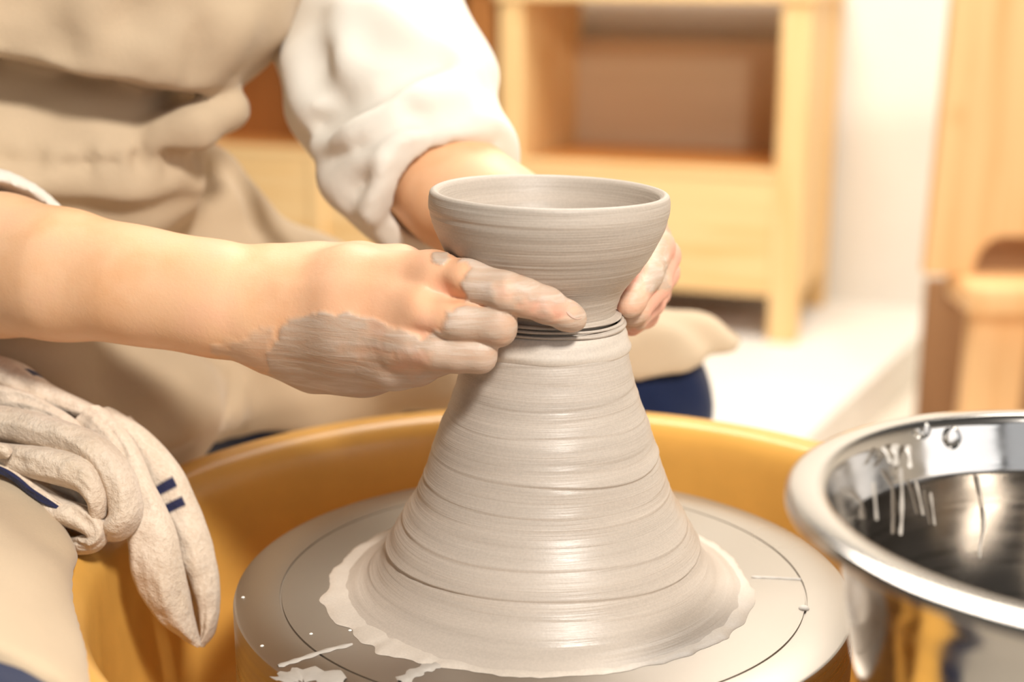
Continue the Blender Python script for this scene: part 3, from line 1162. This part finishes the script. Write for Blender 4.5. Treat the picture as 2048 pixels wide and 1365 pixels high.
def sleeve_l(p):
    d = chain(p, SLV, .03)
    d = smin(d, cap(p, P(885, 150, .235), P(870, 190, .215), .024, .022), .03)
    d += .0012 * np.sin(p @ np.array([60, 40, 150.])) * 1
    d = smax(d, (p - CUT) @ CN, .004)
    inner = chain(p, [(CUT - CN * .05, .031), (CUT + CN * .05, .0345)], .01)
    return smax(d, -inner, .003)


SL = strokes(sleeve_l, [
    ([(640, 300), (700, 270), (800, 225), (920, 175)], 0.0081, .010),
    ([(640, 330), (740, 290), (830, 240), (925, 222)], -0.0081, .008),
    ([(655, 255), (760, 190), (880, 130)], -0.0068, .008),
    ([(670, 370), (740, 310), (860, 250), (960, 262)], 0.0068, .010),
    ([(700, 400), (790, 310), (900, 240)], -0.0054, .008),
    ([(740, 430), (760, 370), (765, 330)], 0.0054, .008),
    ([(640, 120), (665, 220), (620, 300), (630, 380)], -0.0108, .012),
    ([(690, 20), (680, 120), (650, 200)], 0.0081, .012),
    ([(580, 130), (610, 230), (640, 330), (690, 400)], 0.0081, .012),
    ([(760, 20), (850, 90), (930, 140)], 0.0081, .014),
    ([(820, 225), (840, 232)], -0.0081, .006),
    ([(985, 300), (930, 300), (860, 370), (815, 440)], 0.0030, .004),
    ([(960, 270), (905, 280), (835, 350), (785, 430)], -0.0020, .004),
])
lo = np.minimum.reduce([q_ for q_, r in SLV]) - .075; hi = np.maximum.reduce([q_ for q_, r in SLV]) + .075
V_, F_ = sdf_mesh(SL, lo, hi, .0028)
link('shirt_sleeve', mesh('shirt_sleeve', smooth_verts(V_, F_, 1), F_), MAT_SHIRT, person)

CR = P(18, 470, .05); CRN = P(60, 500, .04) - P(-120, 440, .09); CRN /= np.linalg.norm(CRN)
CRN = (CRN + np.array([0, 0, .75])); CRN /= np.linalg.norm(CRN)


def sleeve_r(p):
    d = chain(p, [(SHR, .06), (P(-430, 500, .17), .056), (P(-190, 515, .10), .050), (P(40, 500, .045), .0425)], .03)
    d = smax(d, (p - P(-75, 372, .05)) @ CRN, .004)
    inner = chain(p, [(P(-160, 515, .09), .043), (P(80, 530, .04), .0385)], .01)
    return smax(d, -inner, .003)


V_, F_ = sdf_mesh(sleeve_r, (-.62, -.06, .04), (-.2, .28, .42), .0035)
link('shirt_sleeve', mesh('shirt_sleeve', smooth_verts(V_, F_, 1), F_), MAT_SHIRT, person)


def shirt_body(p):
    return smax(torso(p) - .008, P(200, -60, .2)[2] - p[:, 2], .004)


V_, F_ = sdf_mesh(shirt_body, (-.62, -.02, .0), (.05, .54, .62), .007)
Vc = project(V_)
link('shirt_body', mesh('shirt_body', V_, F_), MAT_SHIRT, person)

# --- navy trousers
LHIP = P(330, 640, .31); LKN = P(1268, 800, .37)
RHIP = np.array([-.345, .10, -.022]); RKN = np.array([-.205, -.25, -.012])


def off_pan(d, p):
    # cloth and legs are pressed aside by the rigid pan
    hull = np.maximum(np.hypot(p[:, 0], p[:, 1]) - .2545, p[:, 2] - .0185)
    return smax(d, -hull, .012)


def trousers(p):
    d = chain(p, [(PEL + np.array([0, .02, -.02]), .09), (LHIP + np.array([0, 0, -.02]), .074), (LKN, .0545)], .02)
    d = smin(d, chain(p, [(PEL, .09), (RHIP, .072), (RKN, .0715)], .04), .03)
    d = smin(d, chain(p, [(LKN, .054), (LKN + np.array([-.04, .05, -.47]), .045)], .02), .02)
    d = smin(d, chain(p, [(RKN, .070), (RKN + np.array([-.03, .04, -.43]), .045)], .02), .02)
    d += .0012 * np.sin(p @ np.array([140, 60, 90.]))
    return off_pan(smax(d, ZF + .012 - p[:, 2], .004), p)


V_, F_ = sdf_mesh(trousers, (-.60, -.40, ZF - .02), (.28, .52, .12), .006)
link('trousers', mesh('trousers', V_, F_), MAT_JEANS, person)

# --- apron: bib, waist and skirt
def bib(p):
    d = chain(p, [(P(290, -420, .27), .105), (P(305, -120, .235), .088), (P(272, 40, .215), .076), (P(240, 120, .205), .057)], .06)
    d = smin(d, chain(p, [(P(-60, -420, .24), .10), (P(-40, -100, .21), .085), (P(-20, 60, .200), .072)], .06), .03)
    # lower hem of the bib pocket
    a = P(-20, 112, .13); b = P(300, 172, .12); c = P(500, 182, .2)
    t = P(300, 172, .30)
    n1 = np.cross(b - a, t - b); n1 /= np.linalg.norm(n1)
    if n1[2] > 0: n1 = -n1
    n3 = np.cross(ray(575, 95), ray(478, 192)); n3 /= np.linalg.norm(n3)
    if n3[0] < 0: n3 = -n3
    d = smax(d, (p - P(575, 95, .2)) @ n3, .03)
    return smax(d, (p - b) @ n1, .006)


def waist(p):
    d = chain(p, [(P(-150, 335, .20), .062), (P(228, 325, .205), .055)], .03)
    d = smin(d, chain(p, [(P(-100, 210, .235), .075), (P(200, 215, .240), .065)], .03), .02)
    d = smin(d, chain(p, [(P(330, 262, .168), .010), (P(400, 248, .172), .013), (P(444, 216, .188), .013), (P(446, 192, .203), .010)], .01), .012)
    return d


def lap(p):
    d = chain(p, [(P(120, 400, .25), .085), (P(350, 470, .285), .062)], .03)                                   # belly to lap
    d = smin(d, chain(p, [(P(320, 430, .285), .048), (P(430, 560, .30), .042)], .03), .03)
    thl = chain(p, [(LHIP + np.array([0, 0, .005]), .091), (LKN + np.array([-.12, -.012, .006]), .072), (LKN + np.array([.0, 0, .006]), .064)], .03)
    thl = smin(thl, chain(p, [(P(1290, 706, .345), .034), (P(1400, 704, .36), .025), (P(1456, 706, .37), .0165)], .01), .02)
    d = smin(d, thl, .03)
    # ridge of cloth swinging down from the right hip to the middle
    rd = chain(p, [(P(-200, 640, .14), .060), (P(60, 730, .14), .050), (P(260, 800, .165), .040), (P(420, 812, .225), .022)], .03)
    rd = smin(rd, chain(p, [(P(-60, 800, .11), .05), (P(200, 860, .135), .035), (P(320, 870, .185), .024)], .03), .03)
    d = smin(d, rd, .025)
    return d


HA = P(455, 880, .262); HB = P(1240, 764, .305)


def lapcut(p):
    d = lap(p)
    t = (p[:, 0] - HA[0]) / (HB[0] - HA[0])
    zh = HA[2] + (HB[2] - HA[2]) * np.clip(t, 0, 1.6)
    zh = np.where(t < 0, HA[2] + t * .28, zh) + .002 * np.sin(p[:, 0] * 55)
    return smax(d, zh - p[:, 2], .004)


def thigh_apron(p):
    d = chain(p, [(RHIP + np.array([-.02, .05, .006]), .082), (RHIP, .079), (RKN + np.array([0, 0, .004]), .074)], .03)
    if HEM is not None: d = smax(d, (p - HEM) @ HEMN, .004)
    return smax(d, -.13 - p[:, 2], .004)


HEM = None
HEM = hits(thigh_apron, [(45, 1312)])[0]
HEMN = (RKN - RHIP) / np.linalg.norm(RKN - RHIP)
HEMN = HEMN + np.array([-.25, 0, 0]); HEMN /= np.linalg.norm(HEMN)


def apron(p):
    d = smin(waist(p), lapcut(p), .012)
    d = smin(d, thigh_apron(p), .012)
    d = smin(d, bib(p), .0015)
    d += .0010 * np.sin(p @ np.array([120, 70, 60.])) + .0008 * np.sin(p @ np.array([-60, 40, 170.]) + 1)
    return off_pan(d, p)


gath = []
for k in range(34):
    gx = 5 + k * 12.5 + random.uniform(-4, 4)
    gath.append(([(gx, 302 + random.uniform(-2, 6)), (gx - random.uniform(-4, 6), 346 - random.uniform(0, 8))], random.choice([-.0035, .003, -.002]), .0042))
AP = strokes(apron, gath + [
    ([(0, 300), (120, 312), (260, 300), (420, 288)], 0.0045, .004),
    ([(0, 352), (140, 352), (280, 344), (400, 338)], 0.0045, .004),
    ([(0, 330), (200, 328), (400, 312)], -0.0045, .006),
    ([(0, 375), (130, 395), (260, 400), (400, 388)], 0.0090, .010),
    ([(100, 415), (260, 425), (360, 405)], -0.0120, .010),
    ([(430, 345), (400, 390), (330, 420)], -0.0075, .006),
    ([(0, 100), (150, 135), (300, 158), (470, 165)], 0.0023, .004),
    ([(0, 80), (150, 118), (300, 142), (480, 148)], -0.0015, .003),
    ([(350, 60), (340, 150)], 0.0030, .008), ([(400, 70), (385, 150)], -0.0030, .006), ([(260, 20), (250, 100)], -0.0060, .012), ([(180, 0), (200, 80), (260, 110)], 0.0060, .014), ([(60, 20), (120, 80)], -0.0045, .012),
    ([(500, 0), (470, 90), (420, 150)], 0.0045, .012),
    ([(480, 735), (462, 800), (440, 838)], -0.0060, .004),
    ([(215, 760), (260, 800), (330, 830)], -0.0090, .012),
    ([(30, 690), (200, 740), (330, 800), (430, 830)], 0.0060, .014),
    ([(470, 340), (520, 440), (560, 490)], -0.0090, .008),
    ([(1290, 620), (1380, 650), (1440, 700)], -0.0045, .008),
    ([(0, 970), (80, 1010), (115, 1080)], 0.0045, .012),
])
V_, F_ = sdf_mesh(AP, (-.62, -.36, -.16), (.26, .48, .46), .0038)
link('apron', mesh('apron', smooth_verts(V_, F_, 3), F_), MAT_APRON, person)
# ------------------------------------------------------------------ towel on the right thigh and the pan rim
def core(p):
    d = chain(p, [J(-140, 860, .07, .030), J(60, 880, .055, .028), J(170, 930, .045, .020)], .01)
    d = smin(d, chain(p, [J(150, 930, .045, .014), J(270, 960, .034, .012), J(320, 1060, .024, .008)], .01), .01)
    return smin(d, chain(p, [J(40, 985, .014, .012), J(150, 1010, .010, .010), J(190, 1055, .006, .007)], .01), .01)


CV, CF = sdf_mesh(core, (-.37, -.06, -.075), (-.12, .14, .14), .003)
TWV = [CV]; TWF = [CF]; TWS = [np.zeros(len(CV))]; tn = len(CV)


def fold(rows, seed, stripe=None, na=90, nc=22, thick=.0020, curl=0.0):
    """a strip of towel: rows = (px, py, Y, half width px, arch height mm); swept along the rows with an arched section"""
    global tn
    c = spline([P(r[0], r[1], r[2]) for r in rows], max(2, na // (len(rows) - 1)))
    wd = spline([(r[3] * .000235, r[4] * .001) for r in rows], max(2, na // (len(rows) - 1)))
    n = len(c)
    T = np.gradient(c, axis=0); T /= np.linalg.norm(T, axis=1, keepdims=True)
    view = np.array([0, -.86, .5])
    L = np.cross(T, view); L /= np.linalg.norm(L, axis=1, keepdims=True)
    N = np.cross(L, T)
    s = np.linspace(-1, 1, nc)
    arch = np.sqrt(np.maximum(1 - np.abs(s) ** 2.4, 0))
    V = []; st = []
    for i in range(n):
        w_, h_ = max(wd[i, 0], .0006), wd[i, 1]
        ox = s * w_ * (1 - .10 * curl * np.maximum(s, 0) ** 2)
        oy = h_ * arch - curl * h_ * .6 * np.maximum(s, 0) ** 3
        pos = c[i] + ox[:, None] * L[i] + oy[:, None] * N[i]
        uv = np.stack([np.full(nc, i / n * 3.2), s * 1.4 + .8 * math.sin(i / n * 4 + seed), np.full(nc, seed * 1.0)], -1)
        nz_ = .0024 * vnoise(uv, 1.0, seed) + .0007 * vnoise(uv, 2.7, seed + 3) + .0010 * vnoise(pos, 130, seed + 1) + .0005 * vnoise(pos, 300, seed + 2)
        pos = pos + nz_[:, None] * N[i]
        inn = pos - N[i] * thick * (1 - .7 * np.abs(s)[:, None] ** 6)
        V.append(np.concatenate([pos, inn[::-1]]))
        t = i / (n - 1)
        sv = stripe(t, s) if stripe else np.zeros(nc)
        st.append(np.concatenate([sv, sv[::-1]]))
    m_ = 2 * nc
    a_ = np.arange(m_); b_ = (a_ + 1) % m_
    F = np.concatenate([np.stack([i * m_ + a_, i * m_ + b_, (i + 1) * m_ + b_, (i + 1) * m_ + a_], -1) for i in range(n - 1)])
    TWV.append(np.concatenate(V)); TWF.append(F + tn); TWS.append(np.concatenate(st)); tn += n * m_


band = lambda t, c_, w_: 1.0 if abs(t - c_) < w_ else 0.0
# far lobe hanging into the pan, with the two navy stripes
fold([(240, 850, .055, 30, 8), (310, 930, .050, 34, 6), (350, 1020, .040, 44, 4), (380, 1130, .030, 40, 3), (398, 1230, .018, 26, 2), (402, 1280, .010, 8, 1)], 101)
fold([(210, 850, .045, 40, 12), (270, 892, .034, 42, 12), (322, 955, .026, 46, 12), (358, 1025, .020, 44, 11), (390, 1100, .014, 38, 10), (414, 1185, .009, 28, 9), (416, 1255, .005, 18, 6), (402, 1294, .001, 5, 3)], 81,
     lambda t, s: np.where(s > -.6, max(band(t, .335, .016), band(t, .405, .016)), 0.0))
# near lobe
fold([(190, 850, .036, 40, 14), (240, 905, .020, 38, 14), (276, 985, .008, 38, 14), (304, 1070, .001, 50, 15), (318, 1150, -.003, 54, 14), (345, 1215, -.004, 42, 12), (375, 1262, -.004, 22, 8), (398, 1292, -.004, 6, 3)], 83)
# layered top
fold([(-140, 725, .075, 48, 14), (10, 755, .060, 44, 14), (90, 795, .048, 32, 12), (170, 828, .042, 26, 11), (245, 872, .036, 26, 11), (290, 920, .030, 20, 8)], 85, lambda t, s: np.where(s < -.8, band(t, .31, .03), 0.0))
fold([(-140, 795, .050, 36, 14), (20, 806, .040, 32, 13), (105, 836, .032, 24, 11), (160, 862, .026, 14, 8), (190, 880, .020, 6, 4)], 87)
# big roll
fold([(-140, 838, .030, 38, 15), (0, 850, .018, 40, 15), (105, 872, .006, 38, 14), (190, 908, -.004, 38, 14), (238, 962, -.010, 36, 13), (254, 1020, -.013, 34, 13), (240, 1056, -.013, 28, 10), (212, 1074, -.012, 12, 5)], 89)
# pale flap with the navy overlocked edge
fold([(-70, 905, .002, 24, 9), (30, 920, -.004, 32, 11), (105, 932, -.011, 36, 12), (165, 952, -.016, 34, 12), (196, 992, -.018, 22, 10), (202, 1030, -.017, 12, 6)], 91)
fold([(-60, 918, -.010, 9, 3), (20, 946, -.012, 12, 4), (70, 984, -.015, 13, 4), (112, 1012, -.018, 12, 4), (134, 1030, -.019, 11, 4), (128, 1046, -.018, 6, 3)], 93, lambda t, s: np.where(s > -.25, 1.0, 0.0) * (t > .1))
# curls on the pan rim
fold([(60, 985, -.004, 24, 8), (115, 1020, -.012, 28, 10), (165, 1038, -.016, 27, 10), (196, 1062, -.017, 24, 10), (184, 1088, -.016, 20, 8), (132, 1094, -.012, 18, 7)], 95)
fold([(120, 960, .004, 26, 8), (165, 985, -.002, 22, 8), (186, 1025, -.005, 20, 8), (205, 1060, -.006, 12, 6)], 97)
fold([(-50, 898, -.010, 16, 9), (4, 903, -.014, 16, 9), (18, 908, -.014, 12, 6)], 99)
V_ = np.concatenate(TWV); F_ = np.concatenate(TWF)
me = mesh('towel', V_, F_)
attr(me, 'stripe', np.concatenate(TWS))
o = link('towel', me, MAT_TOWEL)
tag(o, 'crumpled cream cotton towel with navy stripes hanging over the pan rim', 'towel')

# ------------------------------------------------------------------ stool under the potter
stool = empty('stool', (-.42, .19, ZF))
tag(stool, 'round wooden stool the potter sits on', 'stool')
Vl, Fl = lathe([(0, -.118), (.135, -.118), (.147, -.112), (.15, -.104), (.147, -.095), (.135, -.091), (0, -.091)], 48)
link('seat', mesh('seat', Vl + np.array([-.42, .19, 0]), Fl[:, ::-1]), MAT_CHAIR, stool)
for k in range(4):
    a = math.pi / 4 + k * math.pi / 2
    c, s_ = math.cos(a), math.sin(a)
    Vt, Ft = tube([(-.42 + .10 * c, .19 + .10 * s_, -.116), (-.42 + .14 * c, .19 + .14 * s_, ZF)], .014, 12)
    link('leg', mesh('leg', Vt, Ft), MAT_CHAIR, stool)
